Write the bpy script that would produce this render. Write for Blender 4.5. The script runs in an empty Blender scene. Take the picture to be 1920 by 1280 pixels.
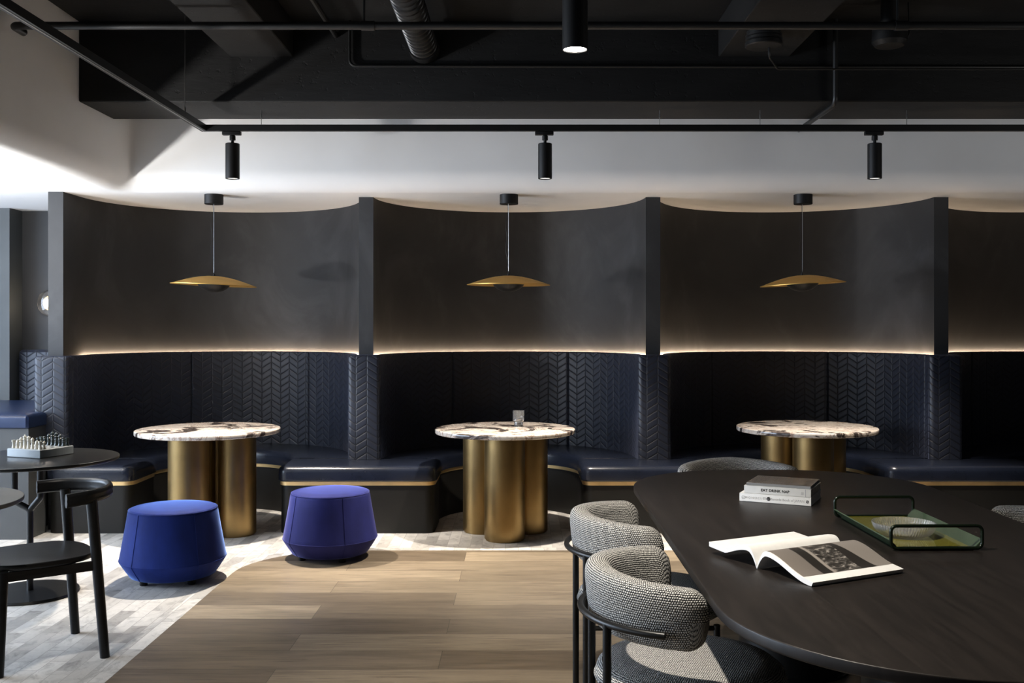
import bpy, bmesh, math, random
from mathutils import Vector, Matrix
PI = math.pi
random.seed(7)
S = bpy.context.scene
C = S.collection

# ------------------------------------------------------------------ camera, world, exposure, large lights
F = 1900.0
cd = bpy.data.cameras.new('camera'); cam = bpy.data.objects.new('camera', cd); C.objects.link(cam)
cd.sensor_width = 36.0; cd.lens = 36.0 * F / 1920.0
cd.shift_x = -17 / 1920.0; cd.shift_y = -30 / 1920.0
cd.clip_start = 0.05
cam.location = (0, 0, 1.45); cam.rotation_euler = (PI / 2, 0, 0)
S.camera = cam
S.view_settings.view_transform = 'Standard'; S.view_settings.look = 'None'
S.view_settings.gamma = 1.0; S.view_settings.exposure = 0.0
S.view_settings.use_curve_mapping = False
W = bpy.data.worlds.new('world'); S.world = W; W.use_nodes = True
W.node_tree.nodes['Background'].inputs[0].default_value = (0.6, 0.75, 1.0, 1)
W.node_tree.nodes['Background'].inputs[1].default_value = 0.25

def light(kind, name, loc, energy, color, target=None, size=0.1, size_y=None, angle=None, blend=0.5):
    ld = bpy.data.lights.new(name, kind); o = bpy.data.objects.new(name, ld); C.objects.link(o)
    ld.energy = energy; ld.color = color; o.location = loc
    if kind == 'AREA':
        ld.shape = 'RECTANGLE' if size_y else 'DISK'; ld.size = size
        if size_y: ld.size_y = size_y
    else:
        ld.shadow_soft_size = size
    if kind == 'SPOT':
        ld.spot_size = math.radians(angle); ld.spot_blend = blend
    if target is not None:
        o.rotation_euler = (Vector(target) - Vector(loc)).to_track_quat('-Z', 'Y').to_euler()
    return o

# daylight through the window of the left wall
light('AREA', 'window_daylight', (-6.55, 5.0, 1.45), 400, (0.66, 0.80, 1.0), target=(0, 5.0, 1.1), size=4.2, size_y=1.9)
light('AREA', 'window_daylight', (-6.55, -0.4, 1.5), 50, (0.84, 0.91, 1.0), target=(0, 1.2, 1.1), size=2.4, size_y=1.8)  # unseen second window, added to light the book spines from front-left
# unseen bare disc lights washing the white bulkhead, no fittings modelled
light('AREA', 'unseen_bulkhead_wash', (-4.0, 5.3, 1.45), 135, (1.0, 0.97, 0.94), target=(-4.0 + .27, 5.3 + .03, 2.45), size=0.18)
light('AREA', 'unseen_bulkhead_wash', (4.9, 4.2, 1.70), 34, (1.0, 0.97, 0.93), target=(4.9 - .1, 4.25, 2.70), size=0.9)  # added on the right to keep the bulkhead from falling dark, no lamp there

# ------------------------------------------------------------------ helpers
class MB:
    def __init__(s):
        s.bm = bmesh.new(); s.uv = s.bm.loops.layers.uv.new('UVMap')
    def face(s, vs, uvs=None):
        try:
            f = s.bm.faces.new(vs)
        except ValueError:
            return None
        if uvs:
            for l, u in zip(f.loops, uvs): l[s.uv].uv = u
        else:
            for l in f.loops: l[s.uv].uv = (l.vert.co.x, l.vert.co.y)
        return f
    def loft(s, rings, cyc=True, wrap=False, caps=True, uvs=None):
        n = len(rings[0]); V = [[s.bm.verts.new(p) for p in r] for r in rings]
        R = len(V)
        for i in range(R if wrap else R - 1):
            a, b = V[i], V[(i + 1) % R]
            for j in range(n if cyc else n - 1):
                k = (j + 1) % n
                u = None
                if uvs: u = (uvs[i][j], uvs[i][j + 1] if cyc else uvs[i][k], uvs[i + 1][j + 1] if cyc else uvs[i + 1][k], uvs[i + 1][j])
                s.face((a[j], a[k], b[k], b[j]), u)
        if caps and cyc and not wrap:
            s.face(V[0][::-1]); s.face(V[-1])
        return V
    def lathe(s, prof, n=48, c=(0, 0, 0), uv=False):
        rings, uvs = [], []; acc = 0
        for i, (r, z) in enumerate(prof):
            if i: acc += math.hypot(r - prof[i - 1][0], z - prof[i - 1][1])
            r = max(r, 1e-5)
            rings.append([(c[0] + r * math.cos(2 * PI * k / n), c[1] + r * math.sin(2 * PI * k / n), c[2] + z) for k in range(n)])
            uvs.append([(2 * PI * k / n * r, acc) for k in range(n + 1)])
        s.loft(rings, uvs=uvs if uv else None)
    def prism(s, outline, prof):
        n = len(outline); P = [Vector((p[0], p[1])) for p in outline]; N = []
        for i in range(n):
            a, b, c = P[i - 1], P[i], P[(i + 1) % n]
            d1 = (b - a).normalized(); d2 = (c - b).normalized()
            n1 = Vector((-d1.y, d1.x)); n2 = Vector((-d2.y, d2.x))
            m = (n1 + n2); q = 1 + n1.dot(n2)
            N.append(m / max(q, 0.2))
        L = [0]
        for i in range(n): L.append(L[-1] + (P[(i + 1) % n] - P[i]).length)
        rings, uvs = [], []; acc = prof[0][1]
        for j, (ins, z) in enumerate(prof):
            if j: acc += math.hypot(ins - prof[j - 1][0], z - prof[j - 1][1])
            rings.append([(P[i].x + N[i].x * ins, P[i].y + N[i].y * ins, z) for i in range(n)])
            uvs.append([(L[i], acc) for i in range(n + 1)])
        s.loft(rings, uvs=uvs)
    def box(s, x0, x1, y0, y1, z0, z1, b=0.0):
        o = [(x0, y0), (x1, y0), (x1, y1), (x0, y1)]
        if b: o = rrect(x0, x1, y0, y1, b, 2)
        s.prism(o, [(b, z0), (0, z0 + b), (0, z1 - b), (b, z1)] if b else [(0, z0), (0, z1)])
    def tube(s, pts, r, n=12, wrap=False, sy=None):
        pts = [Vector(p) for p in pts]; m = len(pts); rings = []
        def tan(i):
            if wrap: return (pts[(i + 1) % m] - pts[i - 1]).normalized()
            if i == 0: return (pts[1] - pts[0]).normalized()
            if i == m - 1: return (pts[-1] - pts[-2]).normalized()
            return ((pts[i + 1] - pts[i]).normalized() + (pts[i] - pts[i - 1]).normalized()).normalized()
        t = tan(0); up = Vector((0, 0, 1)) if abs(t.z) < 0.9 else Vector((1, 0, 0))
        a = t.cross(up).normalized()
        for i in range(m):
            t = tan(i); a = (a - t * a.dot(t)).normalized(); b = t.cross(a)
            rr = r[i] if isinstance(r, (list, tuple)) else r
            rings.append([pts[i] + (a * math.cos(2 * PI * k / n) + b * math.sin(2 * PI * k / n)) * rr for k in range(n)])
        s.loft(rings, wrap=wrap)
    def build(s, name, mat, parent=None, ang=35, kind=None):
        bmesh.ops.remove_doubles(s.bm, verts=s.bm.verts, dist=1e-5)
        bmesh.ops.recalc_face_normals(s.bm, faces=s.bm.faces)
        me = bpy.data.meshes.new(name); s.bm.to_mesh(me); s.bm.free()
        me.polygons.foreach_set('use_smooth', [True] * len(me.polygons))
        me.set_sharp_from_angle(angle=math.radians(ang))
        me.materials.append(mat)
        o = bpy.data.objects.new(name, me); C.objects.link(o)
        if parent: o.parent = parent
        if kind: o['kind'] = kind
        return o

def rrect(x0, x1, y0, y1, r, seg=6, corners=(1, 1, 1, 1)):
    out = []
    for i, (cx, cy, a0) in enumerate(((x0, y0, PI), (x1, y0, 1.5 * PI), (x1, y1, 0), (x0, y1, .5 * PI))):
        sx = 1 if i in (0, 3) else -1; sy = 1 if i in (0, 1) else -1
        if not corners[i]: out.append((cx, cy)); continue
        for k in range(seg + 1):
            a = a0 + .5 * PI * k / seg
            out.append((cx + sx * r + r * math.cos(a), cy + sy * r + r * math.sin(a)))
    return out
def fillet(pts, r, seg=6, closed=False):
    pts = [Vector(p) for p in pts]; n = len(pts); out = []
    for i in range(n):
        if not closed and i in (0, n - 1): out.append(pts[i]); continue
        p, a, b = pts[i], pts[i - 1], pts[(i + 1) % n]
        d1 = (a - p).normalized(); d2 = (b - p).normalized()
        th = d1.angle(d2); t = r / math.tan(th / 2)
        s0, s1 = p + d1 * t, p + d2 * t
        cen = p + (d1 + d2).normalized() * (r / math.sin(th / 2))
        v0, v1 = s0 - cen, s1 - cen
        for k in range(seg + 1):
            w = v0.angle(v1); q = k / seg
            out.append(cen + (v0 * math.sin((1 - q) * w) + v1 * math.sin(q * w)) / math.sin(w))
    return out
def edge_prof(z0, z1, rb, rt, seg=4):
    p = [(rb - rb * math.cos(.5 * PI * (1 - k / seg)) if rb else 0, z0 + rb - rb * math.sin(.5 * PI * (1 - k / seg))) for k in range(seg + 1)] if rb else [(0, z0)]
    p = [(rb - rb * math.sin(.5 * PI * k / seg), z0 + rb - rb * math.cos(.5 * PI * k / seg)) for k in range(seg + 1)] if rb else [(0, z0)]
    q = [(rt - rt * math.cos(.5 * PI * k / seg), z1 - rt + rt * math.sin(.5 * PI * k / seg)) for k in range(seg + 1)] if rt else [(0, z1)]
    return p + q
def circ(r, n=64, c=(0, 0)):
    return [(c[0] + r * math.cos(2 * PI * k / n), c[1] + r * math.sin(2 * PI * k / n)) for k in range(n)]
def thing(name, label, cat, loc=(0, 0, 0), rz=0, group=None):
    o = bpy.data.objects.new(name, None); C.objects.link(o)
    o.empty_display_size = 0.1
    o.location = loc; o.rotation_euler = (0, 0, rz); tag(o, label, cat, group); return o
def tag(o, label, cat, group=None):
    o['label'] = label; o['category'] = cat
    if group: o['group'] = group
    return o
def dup(root, loc=None, rz=None, label=None):
    r = root.copy(); C.objects.link(r)
    if loc is not None: r.location = loc
    if rz is not None: r.rotation_euler = (0, 0, rz)
    if label: r['label'] = label
    for ch in list(root.children):
        c = ch.copy(); C.objects.link(c); c.parent = r
        for g in list(ch.children):
            d = g.copy(); C.objects.link(d); d.parent = c
    return r

# ------------------------------------------------------------------ materials
class NT:
    def __init__(s, name):
        s.m = bpy.data.materials.new(name); s.m.use_nodes = True; s.t = s.m.node_tree
        s.b = s.t.nodes['Principled BSDF']
    def n(s, typ, **kw):
        x = s.t.nodes.new(typ)
        for k, v in kw.items(): setattr(x, k, v)
        return x
    def l(s, a, b): s.t.links.new(a, b)
    def set(s, **kw):
        for k, v in kw.items():
            k = k.replace('_', ' ')
            s.b.inputs[k].default_value = (v + (1,)) if isinstance(v, tuple) and len(v) == 3 else v
        return s
    def pos(s): return s.n('ShaderNodeNewGeometry').outputs['Position']
    def objc(s): return s.n('ShaderNodeTexCoord').outputs['Object']
    def uvc(s): return s.n('ShaderNodeTexCoord').outputs['UV']
    def mapping(s, vec, scale=(1, 1, 1), loc=(0, 0, 0), rot=(0, 0, 0)):
        m = s.n('ShaderNodeMapping'); m.inputs['Scale'].default_value = scale
        m.inputs['Location'].default_value = loc; m.inputs['Rotation'].default_value = rot
        s.l(vec, m.inputs['Vector']); return m.outputs['Vector']
    def noise(s, vec, scale=5, detail=4, rough=.5, dist=0):
        m = s.n('ShaderNodeTexNoise'); m.inputs['Scale'].default_value = scale; m.inputs['Detail'].default_value = detail
        m.inputs['Roughness'].default_value = rough; m.inputs['Distortion'].default_value = dist
        s.l(vec, m.inputs['Vector']); return m.outputs['Fac']
    def ramp(s, fac, stops):
        r = s.n('ShaderNodeValToRGB'); e = r.color_ramp.elements
        while len(e) < len(stops): e.new(.5)
        for x, (p, c) in zip(e, stops): x.position = p; x.color = c + (1,) if len(c) == 3 else c
        s.l(fac, r.inputs['Fac']); return r.outputs['Color']
    def math(s, op, a, b=None, c=None):
        m = s.n('ShaderNodeMath', operation=op)
        for i, v in enumerate((a, b, c)):
            if v is None: continue
            if isinstance(v, (int, float)): m.inputs[i].default_value = v
            else: s.l(v, m.inputs[i])
        return m.outputs[0]
    def mix(s, fac, a, b, mode='MIX'):
        m = s.n('ShaderNodeMix', data_type='RGBA', blend_type=mode)
        for i, v in ((0, fac), (6, a), (7, b)):
            if isinstance(v, (int, float)): m.inputs[i].default_value = v
            elif isinstance(v, tuple): m.inputs[i].default_value = v + (1,)
            else: s.l(v, m.inputs[i])
        return m.outputs[2]
    def bump(s, h, strength=.3, dist=.01):
        b = s.n('ShaderNodeBump'); b.inputs['Strength'].default_value = strength; b.inputs['Distance'].default_value = dist
        s.l(h, b.inputs['Height']); s.l(b.outputs['Normal'], s.b.inputs['Normal'])
    def color(s, c): s.l(c, s.b.inputs['Base Color'])

def simple(name, col, rough=.5, metal=0, nscale=0, namp=.15, **kw):
    t = NT(name); t.set(Base_Color=col, Roughness=rough, Metallic=metal, **kw)
    if nscale:
        f = t.noise(t.objc(), nscale, 3)
        t.color(t.ramp(f, [(.3, tuple(c * (1 - namp) for c in col)), (.7, tuple(c * (1 + namp) for c in col))]))
    return t.m

def m_plaster():
    t = NT('dark_plaster'); v = t.pos()
    a = t.noise(t.mapping(v, (1, 1, .8)), 1.6, 7, .62, .6)
    b = t.noise(v, 9, 6, .7)
    t.color(t.mix(t.math('MULTIPLY', b, .35), t.ramp(a, [(.30, (.014, .0145, .016)), (.52, (.024, .025, .027)), (.75, (.060, .061, .064))]), (.024, .025, .027)))
    t.set(Roughness=.62); t.bump(b, .08, .01); return t.m
def m_white():
    t = NT('white_paint'); f = t.noise(t.pos(), 2.5, 3)
    t.color(t.ramp(f, [(.3, (.78, .78, .775)), (.7, (.82, .82, .815))])); t.set(Roughness=.8); return t.m
def m_black_concrete():
    t = NT('black_painted_concrete'); v = t.pos()
    a = t.noise(t.mapping(v, (.5, 1, 2)), 4, 8, .65); p = t.noise(v, 28, 3, .6)
    pits = t.ramp(p, [(.62, (1, 1, 1)), (.72, (.0, .0, .0))])
    t.color(t.ramp(a, [(.3, (.006, .006, .006)), (.7, (.012, .012, .012))])); t.set(Roughness=.65); t.b.inputs['Specular IOR Level'].default_value = .25
    t.bump(t.math('ADD', t.math('MULTIPLY', pits, .35), a), .4, .010); return t.m
def m_leather(name, col, rough=.3):
    t = NT(name); v = t.objc(); f = t.noise(v, 220, 3)
    g = t.noise(v, 6, 3)
    t.color(t.ramp(g, [(.3, tuple(c * .85 for c in col)), (.7, tuple(c * 1.15 for c in col))])); t.set(Roughness=rough); t.bump(f, .05, .002); return t.m
def m_quilt():
    t = NT('quilted_navy_leather'); uv = t.n('ShaderNodeSeparateXYZ'); t.l(t.uvc(), uv.inputs[0])
    cw, rh = .081, .052
    pu = t.math('PINGPONG', uv.outputs[0], cw)                 # 0..cw..0
    s_ = t.math('ADD', uv.outputs[1], t.math('MULTIPLY', pu, .62))
    fr = t.math('FRACT', t.math('DIVIDE', s_, rh))
    d = t.math('ABSOLUTE', t.math('SUBTRACT', fr, .5))         # .5 at seam
    seam = t.math('SUBTRACT', 1.0, t.math('POWER', t.math('MULTIPLY', d, 2), 5))
    uf = t.math('FRACT', t.math('DIVIDE', uv.outputs[0], cw))
    d2 = t.math('MULTIPLY', t.math('ABSOLUTE', t.math('SUBTRACT', uf, .5)), 2)
    seam2 = t.math('SUBTRACT', 1.0, t.math('POWER', d2, 14))
    h = t.math('MINIMUM', seam, seam2)
    t.set(Roughness=.5, Sheen_Weight=.10, Sheen_Roughness=.4, Sheen_Tint=(.5, .6, 1))
    t.color(t.mix(h, (.003, .0035, .006), (.012, .0155, .028)))
    t.bump(h, .5, .006); return t.m
def m_velvet(name, col, tint):
    t = NT(name); f = t.noise(t.mapping(t.objc(), (1, 1, .5)), 9, 4, .6)
    t.color(t.ramp(f, [(.3, tuple(c * .8 for c in col)), (.7, tuple(c * 1.25 for c in col))]))
    t.set(Roughness=.75, Sheen_Weight=1.0, Sheen_Roughness=.24, Sheen_Tint=tint); t.b.inputs['Specular IOR Level'].default_value = .2
    t.bump(t.noise(t.objc(), 400, 2), .08, .002); return t.m
def m_brass(name, col, rough, aniso=.5):
    t = NT(name); f = t.noise(t.mapping(t.objc(), (1, 1, .02)), 160, 3)
    g = t.noise(t.objc(), 5, 4)
    t.color(t.ramp(g, [(.3, tuple(c * .8 for c in col)), (.7, tuple(c * 1.12 for c in col))]))
    t.set(Metallic=1.0, Roughness=rough, Anisotropic=aniso); t.bump(f, .04, .001); return t.m
def m_marble():
    t = NT('veined_marble'); v = t.mapping(t.pos(), (1, 1, 1), rot=(0, 0, .5))
    a = t.noise(t.mapping(v, (1, 1, 1), loc=(3.3, 1.2, 0)), 3.4, 8, .6, 1.2); b = t.noise(t.mapping(v, (1, 2.2, 1)), 4.5, 9, .68, 2.2)
    blk = t.ramp(a, [(.545, (0, 0, 0)), (.585, (1, 1, 1))])
    base = t.ramp(b, [(.30, (.20, .14, .11)), (.39, (.54, .46, .38)), (.50, (.62, .58, .53)), (.57, (.27, .18, .13)), (.62, (.64, .60, .56)), (.72, (.22, .18, .16))])
    dk = t.ramp(b, [(.35, (.02, .018, .016)), (.55, (.07, .055, .05)), (.7, (.30, .26, .23))])
    t.color(t.mix(blk, base, dk)); t.set(Roughness=.12); return t.m
def m_planks():
    t = NT('oak_planks'); v = t.pos()
    br = t.n('ShaderNodeTexBrick'); br.offset = .37; br.offset_frequency = 2
    t.l(t.mapping(v, (1, 1, 1), loc=(.35, -.105 + .245 * 40, 0)), br.inputs['Vector'])
    I = br.inputs; I['Color1'].default_value = (0, 0, 0, 1); I['Color2'].default_value = (1, 1, 1, 1); I['Mortar'].default_value = (0, 0, 0, 1)
    I['Scale'].default_value = 1; I['Mortar Size'].default_value = .0012; I['Mortar Smooth'].default_value = .2; I['Brick Width'].default_value = 1.85; I['Row Height'].default_value = .245
    rnd = t.n('ShaderNodeSeparateColor'); t.l(br.outputs['Color'], rnd.inputs[0])
    off = t.n('ShaderNodeCombineXYZ'); t.l(t.math('MULTIPLY', rnd.outputs[0], 17), off.inputs[0]); t.l(t.math('MULTIPLY', rnd.outputs[0], 9), off.inputs[2])
    add = t.n('ShaderNodeVectorMath', operation='ADD'); t.l(v, add.inputs[0]); t.l(off.outputs[0], add.inputs[1])
    g = t.noise(t.mapping(add.outputs[0], (1.0, 16, 1)), 4.5, 12, .70, .5)
    g2 = t.noise(t.mapping(add.outputs[0], (.8, 5, 1)), 2.0, 5, .55, .8)
    c1 = t.ramp(rnd.outputs[0], [(0, (.125, .095, .064)), (.5, (.178, .139, .095)), (1, (.285, .228, .158))])
    gr = t.ramp(g, [(.30, (.42, .40, .39)), (.46, (.92, .92, .92)), (.70, (1.22, 1.21, 1.19))])
    g2c = t.ramp(g2, [(.3, (.72, .71, .70)), (.6, (1.05, 1.05, 1.05))])
    c = t.mix(1.0, t.mix(1.0, c1, gr, 'MULTIPLY'), g2c, 'MULTIPLY')
    t.color(t.mix(br.outputs['Fac'], c, (.03, .022, .016))); t.set(Roughness=.42)
    t.bump(g, .10, .004); return t.m
def m_tiles(name='stone_tiles', tl=.26, tw=.0772, light_=1.0):
    t = NT(name); v = t.pos(); sx = t.n('ShaderNodeSeparateXYZ'); t.l(v, sx.inputs[0])
    cb = t.n('ShaderNodeCombineXYZ'); t.l(t.math('ADD', sx.outputs[1], 20.07), cb.inputs[0]); t.l(t.math('ADD', sx.outputs[0], 20.02), cb.inputs[1])
    br = t.n('ShaderNodeTexBrick'); br.offset = .42; br.offset_frequency = 2; br.squash = 1.0
    t.l(cb.outputs[0], br.inputs['Vector']); I = br.inputs
    I['Color1'].default_value = (0, 0, 0, 1); I['Color2'].default_value = (1, 1, 1, 1); I['Mortar'].default_value = (.5, .5, .5, 1)
    I['Scale'].default_value = 1; I['Mortar Size'].default_value = .0016; I['Mortar Smooth'].default_value = .1; I['Brick Width'].default_value = tl; I['Row Height'].default_value = tw
    rnd = t.n('ShaderNodeSeparateColor'); t.l(br.outputs['Color'], rnd.inputs[0])
    off = t.n('ShaderNodeCombineXYZ'); t.l(t.math('MULTIPLY', rnd.outputs[0], 23), off.inputs[2])
    add = t.n('ShaderNodeVectorMath', operation='ADD'); t.l(v, add.inputs[0]); t.l(off.outputs[0], add.inputs[1])
    n1 = t.noise(t.mapping(add.outputs[0], (1.6, 1, 1)), 9, 8, .68, .8)
    base = t.ramp(rnd.outputs[0], [(0, (.30 * light_, .285 * light_, .265 * light_)), (.35, (.45 * light_, .43 * light_, .40 * light_)), (1, (.60 * light_, .575 * light_, .535 * light_))])
    vein = t.ramp(n1, [(.30, (.52, .52, .52)), (.48, (.95, .95, .95)), (.7, (1.12, 1.12, 1.12))])
    t.color(t.mix(br.outputs['Fac'], t.mix(1.0, base, vein, 'MULTIPLY'), (.30, .28, .255))); t.set(Roughness=.5)
    t.bump(t.math('SUBTRACT', 1.0, br.outputs['Fac']), .15, .002); return t.m
def m_boucle():
    t = NT('woven_boucle'); d = t.n('ShaderNodeTexNoise'); d.inputs['Scale'].default_value = 55; d.inputs['Detail'].default_value = 2
    uvv = t.uvc(); t.l(uvv, d.inputs['Vector'])
    dv = t.n('ShaderNodeVectorMath', operation='MULTIPLY_ADD'); t.l(d.outputs['Color'], dv.inputs[0]); dv.inputs[1].default_value = (.006, .006, 0); t.l(uvv, dv.inputs[2])
    s = t.n('ShaderNodeSeparateXYZ'); t.l(dv.outputs[0], s.inputs[0])
    p = .0066
    u = t.math('DIVIDE', s.outputs[0], p); v = t.math('DIVIDE', s.outputs[1], p)
    row = t.math('FLOOR', v); u2 = t.math('ADD', u, t.math('MULTIPLY', row, .5))
    a = t.math('ABSOLUTE', t.math('SINE', t.math('MULTIPLY', u2, PI))); b = t.math('ABSOLUTE', t.math('SINE', t.math('MULTIPLY', v, PI)))
    h = t.math('MULTIPLY', t.math('POWER', a, .7), t.math('POWER', b, .7))
    n = t.noise(uvv, 160, 2); hh = t.math('ADD', h, t.math('MULTIPLY', t.math('SUBTRACT', n, .5), .7))
    t.color(t.ramp(hh, [(.14, (.006, .006, .007)), (.36, (.07, .07, .07)), (.58, (.50, .485, .46)), (1, (.78, .76, .72))]))
    t.set(Roughness=.95); t.b.inputs['Specular IOR Level'].default_value = .1
    t.bump(hh, .6, .006); return t.m
def m_wood_black(name, col, rough, sc=(1, 14, 14)):
    t = NT(name); g = t.noise(t.mapping(t.objc(), sc), 3.5, 7, .6, .6)
    t.color(t.ramp(g, [(.3, tuple(c * .55 for c in col)), (.7, tuple(c * 1.35 for c in col))])); t.set(Roughness=rough); t.b.inputs['Specular IOR Level'].default_value = .3
    t.bump(g, .12, .003); return t.m
def m_emit(name, col, st):
    t = NT(name); t.set(Base_Color=col); t.b.inputs['Emission Color'].default_value = col + (1,); t.b.inputs['Emission Strength'].default_value = st; return t.m
def m_glass(name, col=(1, 1, 1), rough=0.0, ior=1.5, tw=1.0):
    t = NT(name); t.set(Base_Color=col, Roughness=rough, IOR=ior); t.b.inputs['Transmission Weight'].default_value = tw; return t.m
def m_photo():
    t = NT('printed_photo'); uv = t.uvc(); s = t.n('ShaderNodeSeparateXYZ'); t.l(uv, s.inputs[0])
    n = t.noise(t.mapping(uv, (1, 2.5, 1)), 30, 6, .7, .6)
    base = t.ramp(n, [(.40, (.020, .018, .016)), (.52, (.06, .055, .05)), (.62, (.34, .31, .28))])
    wall = t.ramp(s.outputs[0], [(.0, (.20, .175, .155)), (.075, (.17, .15, .135)), (.076, (.022, .020, .018)), (.115, (.022, .02, .018)), (.117, (.30, .27, .24)), (.128, (.30, .27, .24)), (.13, (0, 0, 0)), (1, (0, 0, 0))])
    pane = t.math('MULTIPLY', t.math('GREATER_THAN', s.outputs[0], .13), t.math('LESS_THAN', s.outputs[0], .225))
    c = t.mix(pane, wall, base)
    c = t.mix(t.math('GREATER_THAN', s.outputs[0], .225), c, (.025, .022, .02))
    c = t.mix(t.math('GREATER_THAN', t.math('ADD', s.outputs[0], t.math('MULTIPLY', s.outputs[1], -.25)), .235), c, (.24, .215, .195))
    t.color(c); t.set(Roughness=.35); return t.m

PLASTER = m_plaster(); WHITE = m_white(); BLACKC = m_black_concrete()
QUILT = m_quilt(); NAVY = m_leather('navy_leather', (.009, .012, .022), .27)
BLUELEATHER = m_leather('blue_leather', (.012, .026, .075), .33)
VELVET = m_velvet('blue_velvet', (.008, .022, .155), (.28, .45, 1.0)); VELVET2 = m_velvet('violet_blue_velvet', (.014, .018, .115), (.40, .42, 1.0))
BRASS = m_brass('aged_brass', (.29, .195, .082), .34); TRIM = m_brass('polished_brass', (.88, .63, .31), .5, 0)
GOLD = m_brass('gold_shade', (.72, .45, .13), .5, 0)
MARBLE = m_marble(); PLANKS = m_planks(); TILES = m_tiles(); BORDER = m_tiles('border_tiles', .42, .083, 1.12)
BOUCLE = m_boucle()
TABLEWOOD = m_wood_black('black_stained_oak', (.0135, .0105, .009), .42, (9, .8, 1)); CHAIRWOOD = m_wood_black('black_ash', (.006, .006, .0065), .36, (2, 12, 12))
PLINTH = simple('dark_laminate', (.0055, .005, .0042), .5, nscale=4, Specular_IOR_Level=.35)
BENCHSIDE = simple('grey_laminate', (.045, .047, .047), .5, nscale=4)
BLACK = simple('black_metal', (.004, .004, .004), .36, 0, nscale=12, Specular_IOR_Level=.35); BLACKMATT = simple('black_powder_coat', (.006, .006, .006), .5, nscale=12, Specular_IOR_Level=.35)
PIPE = simple('black_pipe', (.011, .011, .011), .42, nscale=10); DUCT = simple('black_duct', (.030, .030, .030), .35, .5, nscale=10)
STEEL = simple('steel_wire', (.35, .35, .34), .35, 1)
LED = m_emit('led_warm', (1.0, .74, .50), 130.0); LENS = m_emit('lamp_lens', (1.0, .93, .84), 14.0); SOFTLENS = m_emit('spot_lens', (1.0, .93, .84), 2.2)
BULB = m_emit('warm_bulb', (1.0, .72, .35), 30.0)
GLASS = m_glass('clear_glass', tw=.95); DISHGLASS = m_glass('pressed_glass', tw=.90); WATER = m_glass('water', (1, 1, 1), 0, 1.33); SCONCEGLASS = m_glass('ribbed_sconce_glass', (1, .98, .94), .08)  # slight diffuse white in tumbler and dish glass stands in for bright glints
TRAYG = NT('green_tray'); TRAYG.set(Base_Color=(.16, .15, .018), Roughness=.12, Coat_Weight=.6); TRAYG = TRAYG.m
TRAYSIDE = simple('green_lacquer', (.034, .056, .030), .25); HANDLE = simple('dark_green_metal', (.008, .014, .008), .22, .4)
PAPER = simple('white_paper', (.80, .79, .77), .6, nscale=40, namp=.03); COVERW = simple('white_cover', (.78, .78, .77), .45, nscale=30, namp=.03)
COVERG = simple('pale_grey_cover', (.60, .60, .59), .5, nscale=30, namp=.05); INK = simple('black_ink', (.012, .012, .012), .6); GREYINK = simple('grey_ink', (.33, .33, .34), .6)
PAGEEDGE = simple('page_edges', (.52, .51, .49), .7, nscale=60)
PHOTO = m_photo()
CHESSW = simple('ivory_stone', (.62, .57, .47), .35, nscale=40); CHESSB = simple('dark_green_stone', (.035, .045, .042), .25, nscale=40)
BOARD = simple('grey_blue_board', (.20, .225, .24), .4, nscale=20, namp=.06)
GREYTOP = simple('dark_grey_laminate', (.055, .062, .065), .4, nscale=10); BLACKTOP = simple('black_table_top', (.007, .007, .007), .28, nscale=10)
DARKWALL = simple('dark_wall_paint', (.022, .022, .023), .6, nscale=3); FRAMEM = simple('window_frame_paint', (.03, .03, .03), .4)
PILLARM = simple('daylit_pillar_grey', (.06, .064, .064), .6, nscale=3)  # daylight on the pillar is put into this lighter grey

# ------------------------------------------------------------------ setting: shell
ST = 'structure'
YF = 7.5                       # pier fronts
PX = [-3.307, -1.147, .977, 3.110, 5.240]; HW = .0535
SOFF = 2.40; DARKZ = 3.34
m = MB(); m.box(-6.7, 6.5, -3.0, 9.3, -.12, 0); m.build('floor', TILES, kind=ST)
def wood_outline(off=0.0, r=.6):
    x0, y1 = -1.69 - off, 6.53 + off
    o = [(x0, -3.0)]; o = [(6.5, -3.0 - 0.0)]
    o.append((6.5, y1)); rr = r + off
    for k in range(17):
        a = .5 * PI + .5 * PI * k / 16
        o.append((x0 + rr + rr * math.cos(a), y1 - rr + rr * math.sin(a)))
    o.append((x0, -3.0)); return o
m = MB(); m.prism(wood_outline(.085), [(0, -.05), (0, .0008)]); m.build('trim_1', BORDER, kind=ST)
m = MB(); m.prism(wood_outline(), [(0, -.05), (0, .0016)]); m.build('floor_wood', PLANKS, kind=ST)

# back wall with the scalloped niches
line = [(PX[0] - HW, 9.2), (PX[0] - HW, 7.2), (PX[0] + HW, 7.2)]
booths = []
for i in range(4):
    cx = (PX[i] + PX[i + 1]) / 2; R = (PX[i + 1] - PX[i]) / 2 - HW; booths.append((cx, R))
    for k in range(49):
        a = PI - PI * k / 48
        line.append((cx + R * math.cos(a), YF + R * math.sin(a)))
line += [(PX[4] + HW, YF), (PX[4] + HW, 9.2)]
m = MB(); m.prism(line, [(0, 0.0), (0, SOFF - .001)]); m.build('wall_back', PLASTER, kind=ST, ang=30)
m = MB(); m.box(-6.6, PX[0] - HW - .002, 8.41, 8.6, 0, SOFF - .001); m.build('wall_nook', DARKWALL, kind=ST)
m = MB(); m.box(-6.55, -4.14, 8.2, 8.409, 0, SOFF - .001); m.build('pillar', PILLARM, kind=ST)
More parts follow.
